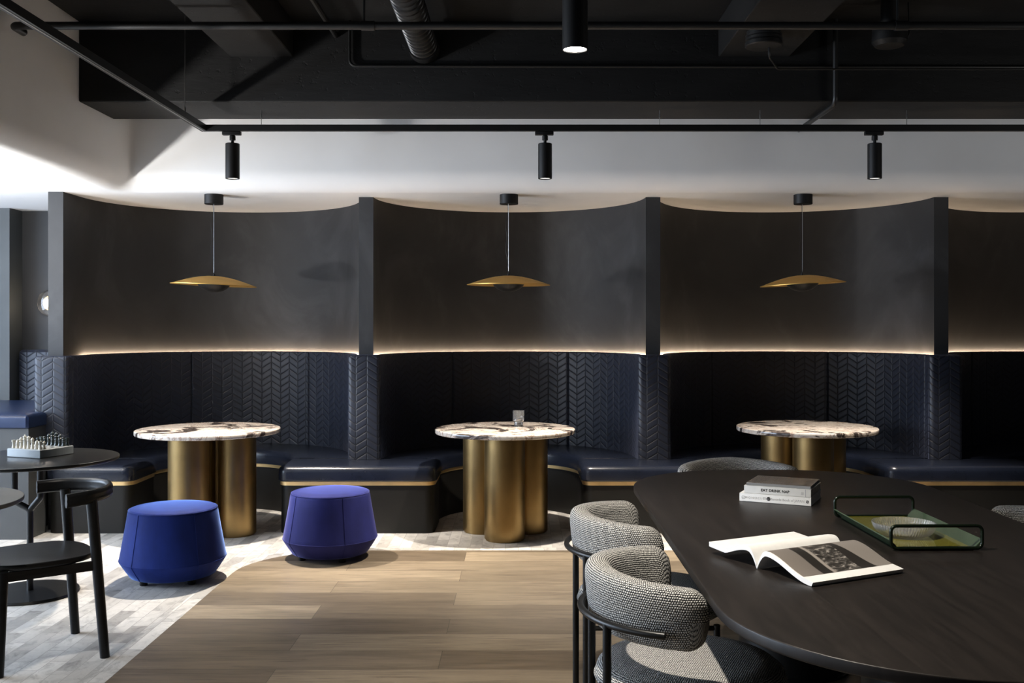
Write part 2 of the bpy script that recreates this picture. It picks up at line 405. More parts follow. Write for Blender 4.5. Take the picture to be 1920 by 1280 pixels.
# white bulkhead: vertical faces with a rounded lower edge that turns into the low soffit
r = .15
prof = [(0, DARKZ + .3), (0, SOFF + r)] + [(r - r * math.cos(.5 * PI * k / 12), SOFF + r - r * math.sin(.5 * PI * k / 12)) for k in range(1, 13)] + [(1.0, SOFF), (3.8, SOFF)]
xL, yB, fr = -2.75, 7.14, .05
path = [((xL, -3.0), (-1, 0)), ((xL, 3.0), (-1, 0)), ((xL, yB - fr), (-1, 0))]
for k in range(1, 8):
    a = PI - .5 * PI * k / 8; path.append(((xL + fr + fr * math.cos(a), yB - fr + fr * math.sin(a)), (math.cos(a), math.sin(a))))
path += [((xL + fr, yB), (0, 1)), ((0, yB), (0, 1)), ((6.5, yB), (0, 1))]
m = MB(); rings = []
for p, nrm in path:
    q = 1.0
    rings.append([(max(p[0] + nrm[0] * d, -6.7), min(p[1] + nrm[1] * d, 9.3), z) for d, z in prof])
m.loft(rings, cyc=False)
# corner fan is stretched so the soffit stays closed
m.box(-6.7, xL - r, -3.0, 9.3, SOFF + .0005, SOFF + .02); m.box(xL - r, 6.5, yB + r, 9.3, SOFF + .0005, SOFF + .02)
m.build('ceiling_white', WHITE, kind=ST, ang=50)
m = MB(); m.box(xL, 6.5, -3.0, yB, DARKZ, DARKZ + .12); m.build('ceiling_dark', BLACKC, kind=ST)
m = MB(); m.box(xL, 6.5, 6.30, 6.83, 2.84, DARKZ + .02, .006); m.build('beam', BLACKC, kind=ST)
m = MB(); m.box(-1.81, -1.416, -2.5, 6.302, 3.12, DARKZ + .02, .005); m.build('beam', BLACKC, kind=ST)
m = MB(); m.box(1.227, 1.667, -2.5, 6.302, 3.12, DARKZ + .02, .005); m.build('beam', BLACKC, kind=ST)
m = MB(); m.box(6.5, 6.62, -3.0, 9.3, 0, 3.5); m.build('wall_right', DARKWALL, kind=ST)
m = MB(); m.box(-6.7, 6.5, -3.12, -3.0, 0, 3.5); m.build('wall_front', DARKWALL, kind=ST)
m = MB()
m.box(-6.82, -6.7, -3.0, -1.7, 0, 2.42); m.box(-6.82, -6.7, .9, 2.8, 0, 2.42); m.box(-6.82, -6.7, -1.7, .9, 0, .5); m.box(-6.82, -6.7, 7.2, 9.3, 0, 2.42)
m.box(-6.82, -6.7, 2.8, 7.2, 0, .4); m.build('wall_left', DARKWALL, kind=ST)
m = MB()
for y in (2.8, 4.25, 5.72, 7.16): m.box(-6.80, -6.72, y, y + .04, .4, 2.4)
m.box(-6.80, -6.72, 2.8, 7.2, .4, .45); m.box(-6.80, -6.72, 2.8, 7.2, 2.35, 2.4)
m.build('window_1', FRAMEM, kind=ST)
m = MB()
for y in (-1.7, -.42, .86): m.box(-6.80, -6.72, y, y + .04, .5, 2.4)
m.box(-6.80, -6.72, -1.7, .9, .5, .55); m.box(-6.80, -6.72, -1.7, .9, 2.35, 2.4)
m.build('window_2', FRAMEM, kind=ST)  # unseen window that goes with the added front-left daylight

# ------------------------------------------------------------------ booths
def sweep_path(path, sect, mb, u0=0.0, groove=0.0):
    """path: list of ((x,y),(nx,ny)) with n pointing to the wall; sect: closed list of (d,z)."""
    rings, uvs = [], []; u = u0; prev = None
    vs = []; acc = 0
    for j in range(len(sect) + 1):
        if j: acc += math.hypot(sect[j % len(sect)][0] - sect[j - 1][0], sect[j % len(sect)][1] - sect[j - 1][1])
        vs.append(acc)
    for p, n in path:
        if prev: u += math.hypot(p[0] - prev[0], p[1] - prev[1])
        prev = p
        rings.append([(p[0] + n[0] * d, p[1] + n[1] * d, z) for d, z in sect])
        uvs.append([(u, sect[0][1] + v) for v in vs])
    if groove:
        for i0, i1 in ((0, 1), (-1, -2)):
            p, n = path[i0]; p2, n2 = path[i1]; w = .010 / max(1e-6, math.hypot(p[0] - p2[0], p[1] - p2[1]))
            mid = [tuple(a + (b - a) * w for a, b in zip(q0, q1)) for q0, q1 in zip(rings[i0], rings[i1])]
            muv = [(a[0] + (b[0] - a[0]) * w, a[1]) for a, b in zip(uvs[i0], uvs[i1])]
            rings[i0] = [(p[0] + n[0] * max(d, groove), p[1] + n[1] * max(d, groove), z - (.004 if z > 1.2 else 0)) for d, z in sect]
            if i0 == 0: rings.insert(1, mid); uvs.insert(1, muv)
            else: rings.insert(len(rings) - 1, mid); uvs.insert(len(uvs) - 1, muv)
    mb.loft(rings, uvs=uvs); return u
def arc_path(cx, r, a0, a1, n=20):
    return [((cx + r * math.cos(a), YF + r * math.sin(a)), (math.cos(a), math.sin(a))) for a in [a0 + (a1 - a0) * k / n for k in range(n + 1)]]
def round_sect(d0, d1, z0, z1, rt_in, rt_out, seg=4):
    # starts at the inner bottom, runs up the inner face: v equals z there
    s = [(d0, z0)]
    s += [(d0 + rt_in - rt_in * math.cos(.5 * PI * k / seg), z1 - rt_in + rt_in * math.sin(.5 * PI * k / seg)) for k in range(seg + 1)]
    s += [(d1 - rt_out + rt_out * math.sin(.5 * PI * k / seg), z1 - rt_out + rt_out * math.cos(.5 * PI * k / seg)) for k in range(seg + 1)]
    s.append((d1, z0)); return s
BACKTOP = 1.235; SEAT = .47
names = ['leftmost booth, beside the high bench', 'booth behind the marble table with the glass', 'booth behind the right-hand marble table', 'dark booth cut off by the right edge']
for i, (cx, R) in enumerate(booths):
    b = thing('booth_banquette', 'curved navy quilted banquette in the ' + names[i], 'banquette', (0, 0, 0), 0, 'curved booth banquettes')
    ri = R - .066
    sect = round_sect(0, .044, SEAT - .06, BACKTOP, .014, .014)
    g = .0003 / ri
    segs = [(PI, PI * 2 / 3), (PI * 2 / 3, PI / 3), (PI / 3, 0)]
    for k, (a0, a1) in enumerate(segs):
        pth = arc_path(cx, ri, a0 - g, a1 + g)
        if k == 0 and i == 0:
            pth = [((cx - ri, 7.205 + .29 * q / 6), (-1, 0)) for q in range(7)] + pth
        mb = MB(); sweep_path(pth, sect, mb, groove=.009); mb.build('backrest_panel', QUILT, b)
    # seat cushion, trim, plinth
    ro = ri - .004
    mb = MB(); sweep_path(arc_path(cx, .515, PI - .004, .004, 40), round_sect(0, ro - .515, .362, SEAT, .045, .01), mb); mb.build('seat_cushion', NAVY, b)
    mb = MB(); sweep_path(arc_path(cx, .528, PI - .004, .004, 40), [(0, .335), (0, .3615), (.06, .3615), (.06, .335)], mb); mb.build('brass_trim', TRIM, b)
    mb = MB(); sweep_path(arc_path(cx, .535, PI - .004, .004, 40), [(0, 0.0), (0, .3345), (ro - .535, .3345), (ro - .535, 0.0)], mb); mb.build('plinth', PLINTH, b)
    mb = MB(); sweep_path(arc_path(cx, R - .013, PI, 0, 48), [(-.0009, 1.2083), (-.0077, 1.2229), (-.0063, 1.2235), (.0005, 1.2089)], mb); mb.build('led_strip', LED, b)
dnames = ['beside the high bench', 'behind the right-hand blue stool', 'behind the tweed chairs', 'behind the dining table end', 'beyond the right edge']
for i in range(5):
    b = thing('booth_divider_bench', 'navy bench block with brass line under a pier, ' + dnames[i], 'bench', (0, 0, 0), 0, 'bench blocks between the booths')
    x0, x1 = PX[i] - .558, PX[i] + .558
    if i == 0: x0, x1 = -3.325, -2.70
    yb = YF - .004; cy0 = 7.40
    if i == 0: cy0 = 7.115
    cs = (1, 1, 0, 0)
    def block(e, rad):
        o = rrect(x0 + e, x1 - e, 7.05 + e, yb, rad, 8, cs)
        if i == 0: o = o[:-1] + [(-3.183, yb), (-3.183, 7.196), (x0 + e, 7.196)]
        return o
    mb = MB(); mb.prism(block(0, .075), edge_prof(.362, SEAT, .012, .045, 6)); mb.build('seat_cushion', NAVY, b)
    mb = MB(); mb.prism(block(.012, .07), [(0, .335), (0, .3615)]); mb.build('brass_trim', TRIM, b)
    mb = MB(); mb.prism(block(.018, .07), [(0, 0.0), (0, .3345)]); mb.build('plinth', PLINTH, b)
    yc = (7.198 if i == 0 else YF - .002)
    mb = MB(); o = rrect(PX[i] - .1215, PX[i] + .1215, cy0, yc, .034, 6, (1, 1, 0, 0))
    mb.prism(o, edge_prof(SEAT + .001, BACKTOP, 0, .022, 5)); mb.build('backrest_end', QUILT, b)

# high bench in the left corner
b = thing('high_bench', 'raised bench with blue leather top and grey side at the left edge', 'bench')
mb = MB(); mb.prism([(-6.5, 6.86), (-3.335, 6.86), (-3.335, 7.112), (-3.44, 7.112), (-3.44, 8.195), (-6.5, 8.195)], [(0, 0), (0, .752)]); mb.build('plinth', BENCHSIDE, b)
mb = MB(); mb.prism([(-6.5, 6.84), (-3.345, 6.84), (-3.33, 6.855), (-3.33, 7.112), (-3.435, 7.112), (-3.435, 8.198), (-6.5, 8.198)], edge_prof(.754, .848, .01, .03, 5)); mb.build('seat_cushion', BLUELEATHER, b)
mb = MB(); mb.box(-4.12, -3.44, 8.30, 8.408, .75, 1.25, .02); mb.build('backrest', QUILT, b)
mb = MB(); mb.box(-4.12, -3.44, 8.199, 8.298, 0, .84, .01); mb.build('seat_extension', BLUELEATHER, b)

# wall sconce in the corner
b = thing('wall_sconce', 'round glowing ribbed glass wall sconce beside the left pier', 'wall lamp', (-3.89, 8.408, 1.635))
mb = MB(); prof = []
for k in range(13): prof.append((.112 * math.sin(PI * k / 24 * 1.0 + .0), -.05 + .0))
mb = MB(); rings = []
for k in range(10):
    a = .5 * PI * k / 9; rr = .112 * math.sin(a) if k else .002
    rings.append([((rr * (1 + .02 * math.cos(28 * 2 * PI * j / 112) * k / 9)) * math.cos(2 * PI * j / 112), -.028 - .03 * math.cos(a), rr * math.sin(2 * PI * j / 112)) for j in range(112)])
rings.append([(p[0] * .97, -.022, p[2] * .97) for p in rings[-1]])
mb.loft(rings); mb.build('glass_disc', SCONCEGLASS, b)
mb = MB(); mb.loft([[(rr * math.cos(2 * PI * j / 24), y, rr * math.sin(2 * PI * j / 24)) for j in range(24)] for rr, y in ((.022, -.068), (.03, -.064), (.03, -.059))]); mb.build('lamp_core', m_emit('sconce_core', (1, .86, .66), 12), b)
mb = MB(); mb.loft([[(rr * math.cos(2 * PI * j / 24), y, rr * math.sin(2 * PI * j / 24)) for j in range(24)] for rr, y in ((.06, -.02), (.06, 0.0))]); mb.build('backplate', TRIM, b)
light('POINT', 'sconce_light', (-3.89, 8.25, 1.635), 1.6, (1, .82, .62), size=.05)

# ------------------------------------------------------------------ marble tables
TZ = .735
def marble_table(x, y, a0, label):
    b = thing('marble_table', label, 'table', (x, y, 0), 0, 'round marble tables with brass columns')
    mb = MB(); mb.prism(circ(.487, 96), edge_prof(.703, TZ, .008, .008, 3)); mb.build('marble_top', MARBLE, b)
    for k in range(3):
        a = math.radians(a0 + 120 * k)
        mb = MB(); mb.lathe([(.128, 0), (.128, .012), (.138, .0125), (.138, .7025)], 64, (.186 * math.cos(a), .186 * math.sin(a), 0)); mb.build('brass_column', BRASS, b)
marble_table(-2.168, 7.03, -115, 'round marble table on three brass columns nearest the blue stools, bare top')
marble_table(-.111, 7.06, -90, 'round marble table on three brass columns with the water glass on top')
marble_table(2.022, 7.18, -92, 'round marble table on three brass columns behind the long black table')
# tumbler
b = thing('drinking_glass', 'clear stepped glass tumbler standing on the middle marble table', 'glass', (-.018, 7.19, TZ))
mb = MB(); mb.lathe([(0, .001), (.030, .001), (.031, .004), (.031, .034), (.0415, .043), (.0415, .112), (.0395, .112), (.0395, .046), (.029, .037), (.029, .012), (0, .010)], 40); mb.build('tumbler', GLASS, b)
mb = MB(); mb.lathe([(0, .0105), (.0285, .0125), (.0285, .037), (.039, .0465), (.039, .066), (0, .066)], 40); mb.build('water', WATER, b)

# ------------------------------------------------------------------ pendants
def pendant(x, y, tx, dx, label, ztop_off=0):
    b = thing('pendant_lamp', label, 'pendant lamp', (x, y, 0), 0, 'gold saucer pendant lamps')
    zr = 1.745 + ztop_off
    rot = Matrix.Rotation(tx, 4, 'Y')
    def tilt(o):
        o.data.transform(Matrix.Translation((0, 0, zr + .02)) @ rot @ Matrix.Translation((0, 0, -zr - .02)))
    Rr = .302; pr = []
    top = [(0, .066), (.05, .0645), (.10, .058), (.15, .0475), (.20, .034), (.25, .018), (.285, .006), (Rr, .0015)]
    pr = [(a, zr + c) for a, c in top] + [(Rr, zr - .001)] + [(a, zr + c - .004) for a, c in top[::-1]]
    mb = MB(); mb.lathe(pr, 96); sh = mb.build('lamp_shade', GOLD, b, 60); tilt(sh)
    bowl = [(0, -.052), (.03, -.050), (.06, -.042), (.085, -.029), (.104, -.012), (.113, .002), (.110, .002), (.10, -.010), (.08, -.026), (.05, -.040), (0, -.046)]
    mb = MB(); mb.lathe([(a, zr + c) for a, c in bowl], 64); o = mb.build('light_bowl', BLACKMATT, b, 60); tilt(o)
    mb = MB(); mb.lathe([(0, zr - .044), (.03, zr - .038), (.03, zr - .012), (0, zr - .008)], 24); o = mb.build('bulb', BULB, b); tilt(o)
    mb = MB(); mb.lathe([(.006, zr + .064), (.009, zr + .068), (.009, zr + .076), (.004, zr + .082), (.003, zr + .10)], 16); o = mb.build('cord_grip', BLACKMATT, b); tilt(o)
    mb = MB(); mb.lathe([(.0, SOFF - .071), (.063, SOFF - .071), (.067, SOFF - .068), (.067, SOFF - .001), (.0, SOFF - .001)], 48, (dx, 0, 0)); mb.build('ceiling_rose', BLACKMATT, b)
    mb = MB(); mb.tube([(0, 0, zr + .09), (0, 0, SOFF - .07)], .0016, 6); mb.build('suspension_wire', STEEL, b)
    pts = [Vector((-.006 * 1 - .012 * math.sin(PI * k / 20) * (1 if k < 21 else 1) + .006 * math.sin(k * .8), .004, zr + .12 + (SOFF - .07 - zr - .12) * k / 20)) for k in range(21)]
    mb = MB(); mb.tube(pts, .0017, 6); mb.build('power_cord', BLACKMATT, b)
    light('POINT', 'pendant_bulb_light', (x, y, zr + .012), 2.2, (1, .74, .42), size=.03)
pendant(-2.231, 7.36, math.radians(2.4), .0, 'gold saucer pendant lamp with black bowl, tilted, over the left marble table', -.002)
pendant(-.091, 7.36, math.radians(0.2), .003, 'level gold saucer pendant lamp with black bowl over the marble table with the glass')
pendant(2.044, 7.36, math.radians(-3.2), .004, 'gold saucer pendant lamp tipped up at its right, over the right marble table', .004)

# ------------------------------------------------------------------ track, spots, services
TRY, TRX, TRZ = 6.55, -2.05, 2.725
b = thing('lighting_track', 'black suspended lighting track with a corner hung below the beam', 'lighting track')
mb = MB()
hw = .0185
mb.prism([(TRX - hw, -1.5), (TRX + hw, -1.5), (TRX + hw, TRY - hw), (6.3, TRY - hw), (6.3, TRY + hw), (TRX - hw, TRY + hw)], [(0, TRZ - .02), (0, TRZ + .02)]); mb.build('rail', BLACKMATT, b)
mb = MB()
mb.prism([(TRX - .004, -1.5), (TRX + .004, -1.5), (TRX + .004, TRY - .004), (6.3, TRY - .004), (6.3, TRY + .004), (TRX - .004, TRY + .004)], [(0, TRZ - .0215), (0, TRZ - .0205)]); mb.build('conductor_slot', STEEL, b)
for (px, ) in ((490,), (1237,), (1425,), (1700,)):
    x = (px - 977) / F * TRY
    mb = MB(); mb.tube([(x, TRY, TRZ + .02), (x, TRY, 2.842)], .0022, 6); mb.lathe([(.005, 0), (.005, .018), (.003, .026)], 8, (x, TRY, 2.79)); mb.build('hanger_cable', STEEL, b)
for y in (6.18, 3.0):
    mb = MB(); mb.tube([(TRX, y, TRZ + .02), (TRX, y, DARKZ)], .0022, 6); mb.lathe([(.006, 0), (.006, .03), (.003, .04)], 8, (TRX, y, TRZ + .02)); mb.build('hanger_cable', STEEL, b)
def track_spot(px, label, en):
    x = (px - 977) / F * TRY; b = thing('track_spotlight', label, 'spotlight', (x, TRY, 0), 0, 'black cylinder spotlights on the track')
    mb = MB(); mb.box(-.065, .055, -.016, .016, TRZ - .046, TRZ - .022, .003); mb.build('track_adapter', BLACKMATT, b)
    mb = MB(); mb.lathe([(.019, TRZ - .078), (.019, TRZ - .052), (.014, TRZ - .046)], 20); mb.lathe([(.010, TRZ - .105), (.010, TRZ - .078)], 16); mb.build('swivel_stem', BLACKMATT, b)
    zb = 2.398
    mb = MB(); mb.lathe([(0, TRZ - .100), (.042, TRZ - .100), (.045, TRZ - .103), (.045, zb), (.042, zb - .001), (.040, zb + .004), (.040, zb + .02), (0, zb + .02)], 40); mb.build('lamp_body', BLACKMATT, b)
    mb = MB(); mb.lathe([(0, zb + .006), (.0395, zb + .006), (.0395, zb + .010), (0, zb + .010)], 32); mb.build('lens', SOFTLENS, b)
    light('SPOT', 'track_spot_light', (x, TRY, zb - .004), en * 1.75, (1.0, .90, .78), target=(x, TRY, 0), size=.035, angle=84, blend=.6)
track_spot(436, 'black cylinder spotlight on the track above the blue stools, nearest the track corner', 300)
track_spot(1022, 'black cylinder spotlight on the track, second of three, above the pendant by the glass', 300)
track_spot(1640, 'black cylinder spotlight on the track above the right-hand pendant lamp', 220)
# big cylinder downlight
DX, DY, DZ = .245, 4.6, 2.70
b = thing('cylinder_downlight', 'large black cylinder downlight, lit, hanging from the dark ceiling', 'downlight', (DX, DY, 0))
mb = MB(); mb.lathe([(0, DARKZ - .001), (.0575, DARKZ - .001), (.0575, DZ), (.054, DZ), (.052, DZ + .03), (0, DZ + .03)], 48); mb.build('lamp_body', BLACKMATT, b)
mb = MB(); mb.lathe([(0, DZ + .004), (.052, DZ + .004), (.052, DZ + .012), (0, DZ + .012)], 40); mb.build('lens', LENS, b)
light('SPOT', 'downlight_lamp', (DX, DY, DZ - .003), 85, (1.0, .90, .78), target=(DX, DY, 0), size=.04, angle=80, blend=.8)
light('SPOT', 'downlight_lamp', (-.08, 2.6, DZ - .003), 300, (1.0, .92, .80), target=(.45, 2.95, 0), size=.03, angle=84, blend=.6)
light('SPOT', 'downlight_lamp', (-2.05, 3.4, 2.4), 110, (1.0, .92, .82), target=(-2.35, 3.9, 0), size=.035, angle=70, blend=.8)  # unseen spot added over the left foreground floor, no lamp body modelled

# pipes
b = thing('sprinkler_pipe', 'long black sprinkler pipe running across under the ceiling', 'pipe')
PY, PZ = 5.3, 3.017
mb = MB(); mb.tube(fillet([(-2.66, 5.42, PZ), (-2.66, PY, PZ), (6.4, PY, PZ)], .03), .0205, 16); mb.build('pipe_run', PIPE, b)
for px in (690, 1000 * 1.69):
    x = (px - 977) / F * PY
    mb = MB(); mb.tube([(x - .035, PY, PZ), (x + .035, PY, PZ)], .025, 16); mb.build('pipe_clamp', PIPE, b)
    mb = MB(); mb.tube([(x - .02, PY, PZ + .02), (x - .02, PY, DARKZ)], .006, 8); mb.build('hanger_rod', PIPE, b)
mb = MB(); mb.tube(fillet([(-.886 * 1.2, 6.285, DARKZ), (-.886 * 1.2, 6.285, 3.058), (6.4, 6.285, 3.045)], .04), .0085, 10)
tag(mb.build('conduit', PIPE), 'thin black conduit along the beam face with one rounded bend', 'pipe')
x = (1565 - 977) / F * 6.27
mb = MB(); mb.tube(fillet([(x, 6.255, DARKZ), (x, 6.255, 2.815), (x, 7.08, 2.815)], .05), .016, 12); mb.build('conduit', PIPE)
tag(C.objects[-1], 'black pipe dropping down the beam and turning under it, beyond the right spotlight', 'pipe')
b = thing('spiral_duct', 'black ribbed spiral air duct running back to the beam', 'duct')
mb = MB(); pts, rr = [], []
yy = -1.0
while yy < 6.24:
    for dy, r_ in ((0, .083), (.05, .083), (.055, .088), (.065, .088), (.07, .083)):
        pts.append((-.60, yy + dy, 3.168)); rr.append(r_)
    yy += .075
pts.append((-.60, 6.298, 3.168)); rr.append(.083)
mb.tube(pts, rr, 28); mb.build('duct_tube', DUCT, b, 20)
mb = MB(); mb.tube([(-.60, 6.2, 3.168), (-.60, 6.297, 3.168)], .095, 28); mb.build('collar', DUCT, b)
b = thing('junction_can', 'round black ribbed housing hanging under the boxed beam on the right', 'ceiling fitting', ((1432 - 977) / F * 5.75, 5.75, 0))
mb = MB(); mb.lathe([(0, 3.119), (.095, 3.119), (.095, 3.10), (.102, 3.097), (.102, 3.087), (.095, 3.083), (.102, 3.079), (.102, 3.067), (.095, 3.063), (.105, 3.055), (.105, 3.035), (.10, 3.03), (.06, 3.026), (0, 3.026)], 40); mb.build('housing', DUCT, b)
pts = [(.05, 0, 3.03), (.06, .0, 2.99), (.11, .1, 2.965), (.2, .5, 2.965), (3.0, .52, 2.965)]
mb = MB(); mb.tube(fillet([(.03, .0, 3.03), (.03, .0, 2.975), (.15, .28, 2.975), (3.4, .28, 2.975)], .03), .006, 8); mb.build('cable', PIPE, b)
b = thing('ceiling_speaker', 'black round speaker in shade on the ceiling at far right', 'speaker', ((1668 - 977) / F * 5.9, 5.9, 0))
mb = MB(); mb.lathe([(0, 3.34), (.05, 3.339), (.05, 3.20), (.095, 3.19), (.10, 3.10), (.08, 3.075), (0, 3.07)], 32); mb.build('housing', BLACKMATT, b)
mb = MB(); mb.tube([(.11, 0, 3.33), (.115, 0, 3.15), (.10, 0, 3.12)], .005, 8); mb.build('bracket', PIPE, b)
mb = MB(); mb.tube([(-1.15, -1.0, 3.25), (-1.15, 6.298, 3.25)], .016, 10)
tag(mb.build('conduit', PIPE), 'black pipe running back under the ceiling between the duct and the left box beam', 'pipe')

# ------------------------------------------------------------------ blue stools
def stool(x, y, rz, mat, label, s=1.0):
    b = thing('velvet_stool', label, 'stool', (x, y, 0), rz, 'blue velvet drum stools')
    body = [(0, .032), (.225, .032), (.235, .036), (.262, .075), (.290, .118), (.2925, .124), (.2925, .130), (.288, .150), (.272, .24), (.256, .33), (.246, .392), (.243, .402), (.238, .4065)]
    mb = MB(); mb.lathe([(r_ * s, z) for r_, z in body], 72); mb.build('upholstery', mat, b, 60)
    mb = MB(); mb.lathe([(.2395 * s, .402), (.2385 * s, .4095), (.230 * s, .4135), (.16 * s, .421), (.08 * s, .4245), (0, .4255)], 72); mb.build('top_pad', mat, b, 60)
    mb = MB(); mb.tube([(.2405 * s * math.cos(2 * PI * k / 72), .2405 * s * math.sin(2 * PI * k / 72), .406) for k in range(72)], .0032, 8, True); mb.build('piping', mat, b)
    mb = MB(); mb.tube([(.2915 * s * math.cos(2 * PI * k / 72), .2915 * s * math.sin(2 * PI * k / 72), .127) for k in range(72)], .003, 6, True); mb.build('seam', mat, b)
    for k in range(4):
        a = PI / 4 + k * PI / 2
        mb = MB(); mb.lathe([(.020, 0), (.022, .004), (.022, .033)], 16, (.185 * s * math.cos(a), .185 * s * math.sin(a), 0)); mb.build('foot', BLACK, b)
    for a in (math.radians(235), math.radians(310)):
        mb = MB(); mb.tube([((r_ + .0012) * s * math.cos(a), (r_ + .0012) * s * math.sin(a), z) for r_, z in body[2:-1]], .0016, 6)
        mb.build('side_seam', mat, b)
stool(-1.990, 5.80, .1, VELVET, 'bright blue velvet stool standing on the stone tiles, left of the two')
stool(-1.197, 6.36, -.2, VELVET2, 'violet-blue velvet stool on the wood floor corner, right of the two')

# ------------------------------------------------------------------ long dining table and what lies on it
b = thing('dining_table', 'long black oak table with rounded corners and drum legs', 'table', (1.16, 3.53, 0))
def super_outline(hx, hy, r, seg=18):
    return rrect(-hx, hx, -hy, hy, r, seg)
mb = MB(); mb.prism(super_outline(.66, 1.50, .56), edge_prof(.705, TZ, .006, .004, 3)); mb.build('table_top', TABLEWOOD, b)
for y in (.80, -.78):
    mb = MB(); mb.lathe([(.235, 0), (.235, .012), (.225, .014), (.225, .7045)], 64, (0, y, 0)); mb.build('drum_leg', BLACK, b)

def book(loc, rz, L, Wd, H, cover, label, pages=PAGEEDGE):
    b = thing('book', label, 'book', loc, rz, 'books stacked on the long black table')
    t = .0025
    mb = MB(); mb.box(0, L, 0, Wd, 0, t, .0008); mb.box(0, L, 0, Wd, H - t, H, .0008); mb.box(0, L, 0, t, 0, H, .0008); mb.build('cover', cover, b)
    mb = MB(); mb.box(.003, L - .003, t, Wd - .004, t, H - t); mb.build('pages', pages, b)
    return b
def spine_text(b, txt, x, z, size, mat, align='CENTER', name='spine_lettering', sp=1.0, off=.0004):
    cu = bpy.data.curves.new(name, 'FONT'); cu.body = txt; cu.size = size; cu.align_x = align; cu.align_y = 'CENTER'; cu.space_character = sp; cu.extrude = .0002
    if name == 'spine_lettering' and mat is INK: cu.offset = .0006
    tmp = bpy.data.objects.new(name, cu); C.objects.link(tmp)
    me = bpy.data.meshes.new_from_object(tmp.evaluated_get(bpy.context.evaluated_depsgraph_get()))
    bpy.data.objects.remove(tmp); me.materials.clear(); me.materials.append(mat)
    o = bpy.data.objects.new(name, me); C.objects.link(o); o.parent = b
    o.location = (x, -off, z); o.rotation_euler = (PI / 2, 0, 0); return o
ang = math.radians(-26)
o0 = Vector((.890, 4.130, TZ + .0005)); ex = Vector((math.cos(ang), math.sin(ang), 0)); ey = Vector((-math.sin(ang), math.cos(ang), 0))
L0 = .285
b = book(o0, ang, L0, .235, .0335, COVERW, 'white book with a black dot on its spine, bottom of the stack', COVERW)
spine_text(b, 'MONOCLE', .062, .0165, .012, GREYINK, sp=1.5)
spine_text(b, 'The Monocle Book of JAPAN', .178, .0165, .0135, GREYINK)
mb = MB(); mb.loft([[(.118 + .0078 * math.cos(2 * PI * j / 24), y, .0168 + .0078 * math.sin(2 * PI * j / 24)) for j in range(24)] for y in (.0, -.0006)]); mb.build('spine_dot', INK, b)
mb = MB(); mb.tube([(.271 + .0048 * math.cos(2 * PI * j / 20), -.0004, .0165 + .0048 * math.sin(2 * PI * j / 20)) for j in range(20)], .0012, 6, True); mb.tube([(.268, -.0004, .0135), (.274, -.0004, .0195)], .0012, 6); mb.build('spine_emblem', INK, b)
mb = MB(); mb.tube([(.016 + .0065 * math.cos(2 * PI * j / 20), -.0002, .0165 + .0065 * math.sin(2 * PI * j / 20)) for j in range(20)], .0006, 6, True); mb.tube([(.0115, -.0002, .0125), (.0205, -.0002, .0205)], .0006, 6); mb.build('spine_emblem', GREYINK, b)
p1 = o0 + ex * .018 + ey * .004 + Vector((0, 0, .034))
b = book(p1, ang - .005, .266, .225, .031, COVERG, 'pale grey book reading EAT DRINK NAP, middle of the stack')
spine_text(b, 'EAT DRINK NAP', .125, .0155, .0145, INK, sp=1.08)
for k in range(3):
    mb = MB(); mb.box(.228, .238, -.0005, .0005, .009 + k * .0036, .0110 + k * .0036); mb.build('spine_mark', GREYINK, b)
mb = MB(); mb.box(.2435, .2465, -.0005, .0005, .001, .030); mb.build('spine_mark', GREYINK, b)
p2 = o0 + ex * .026 + ey * .008 + Vector((0, 0, .0655))
def m_cover():
    t = NT('dark_photo_cover'); n = t.noise(t.mapping(t.objc(), (30, 4, 1), rot=(0, 0, .5)), 1.0, 6, .6, 1.5)
    t.color(t.ramp(n, [(.35, (.05, .045, .042)), (.5, (.16, .145, .135)), (.65, (.10, .09, .085)), (.75, (.34, .31, .29))])); t.set(Roughness=.22); return t.m
b = book(p2, ang + .01, .256, .215, .011, m_cover(), 'thin magazine with a dark photo cover, top of the stack')
mb = MB(); mb.box(0.001, .255, -.0006, .0004, 0.0, .0105); mb.build('spine', simple('grey_spine', (.20, .205, .21), .4), b)

# open magazine
ang = math.radians(27)
b = thing('open_magazine', 'open magazine showing a dark interior photo, lying on the long table', 'magazine', (.692, 2.975, TZ + .0005), ang)
ML = .345
def page_curve(sgn):
    pts = []
    n = 22
    for k in range(n + 1):
        t = k / n; w = .225
        z = .004 + .045 * math.sin(min(t / .22, 1) * PI / 2) if t < .22 else .004 + .045 * (.5 + .5 * math.cos((t - .22) / .78 * PI)) ** 1.0
        if sgn > 0: z = max(z, .012 + .014 * t) if t > .4 else z
        pts.append((sgn * (.001 + w * (1 - (1 - t) * 0) * t ** 1.12), z))
    return pts
def page_block(sgn, name, th=.011):
    c = page_curve(sgn); top = [(y, z + th * min(1, .35 + 5 * k / len(c))) for k, (y, z) in enumerate(c)]
    if sgn < 0: top[-1] = (top[-1][0] - .006, top[-1][1] - .003)
    low = [(y - sgn * .0, max(z - .0035, .0006)) for y, z in c]
    sec = top + low[::-1]
    mb = MB(); mb.loft([[(x, y, z) for y, z in sec] for x in (0, ML)]); mb.build(name, PAPER, b, 40); return top
page_block(1, 'far_pages'); tp = page_block(-1, 'near_pages')
mb = MB(); rings, uvs = [], []
for k, (y, z) in enumerate(tp):
    if k < 2 or k > 19: continue
    rings.append([(.004, y, z + .0005), (ML * .5, y, z + .0005), (ML - .001, y, z + .0005)]); uvs.append([(.0, -y), (ML * .5, -y), (ML, -y)])
mb.loft(rings, cyc=False, uvs=uvs); mb.build('printed_photo', PHOTO, b, 40)

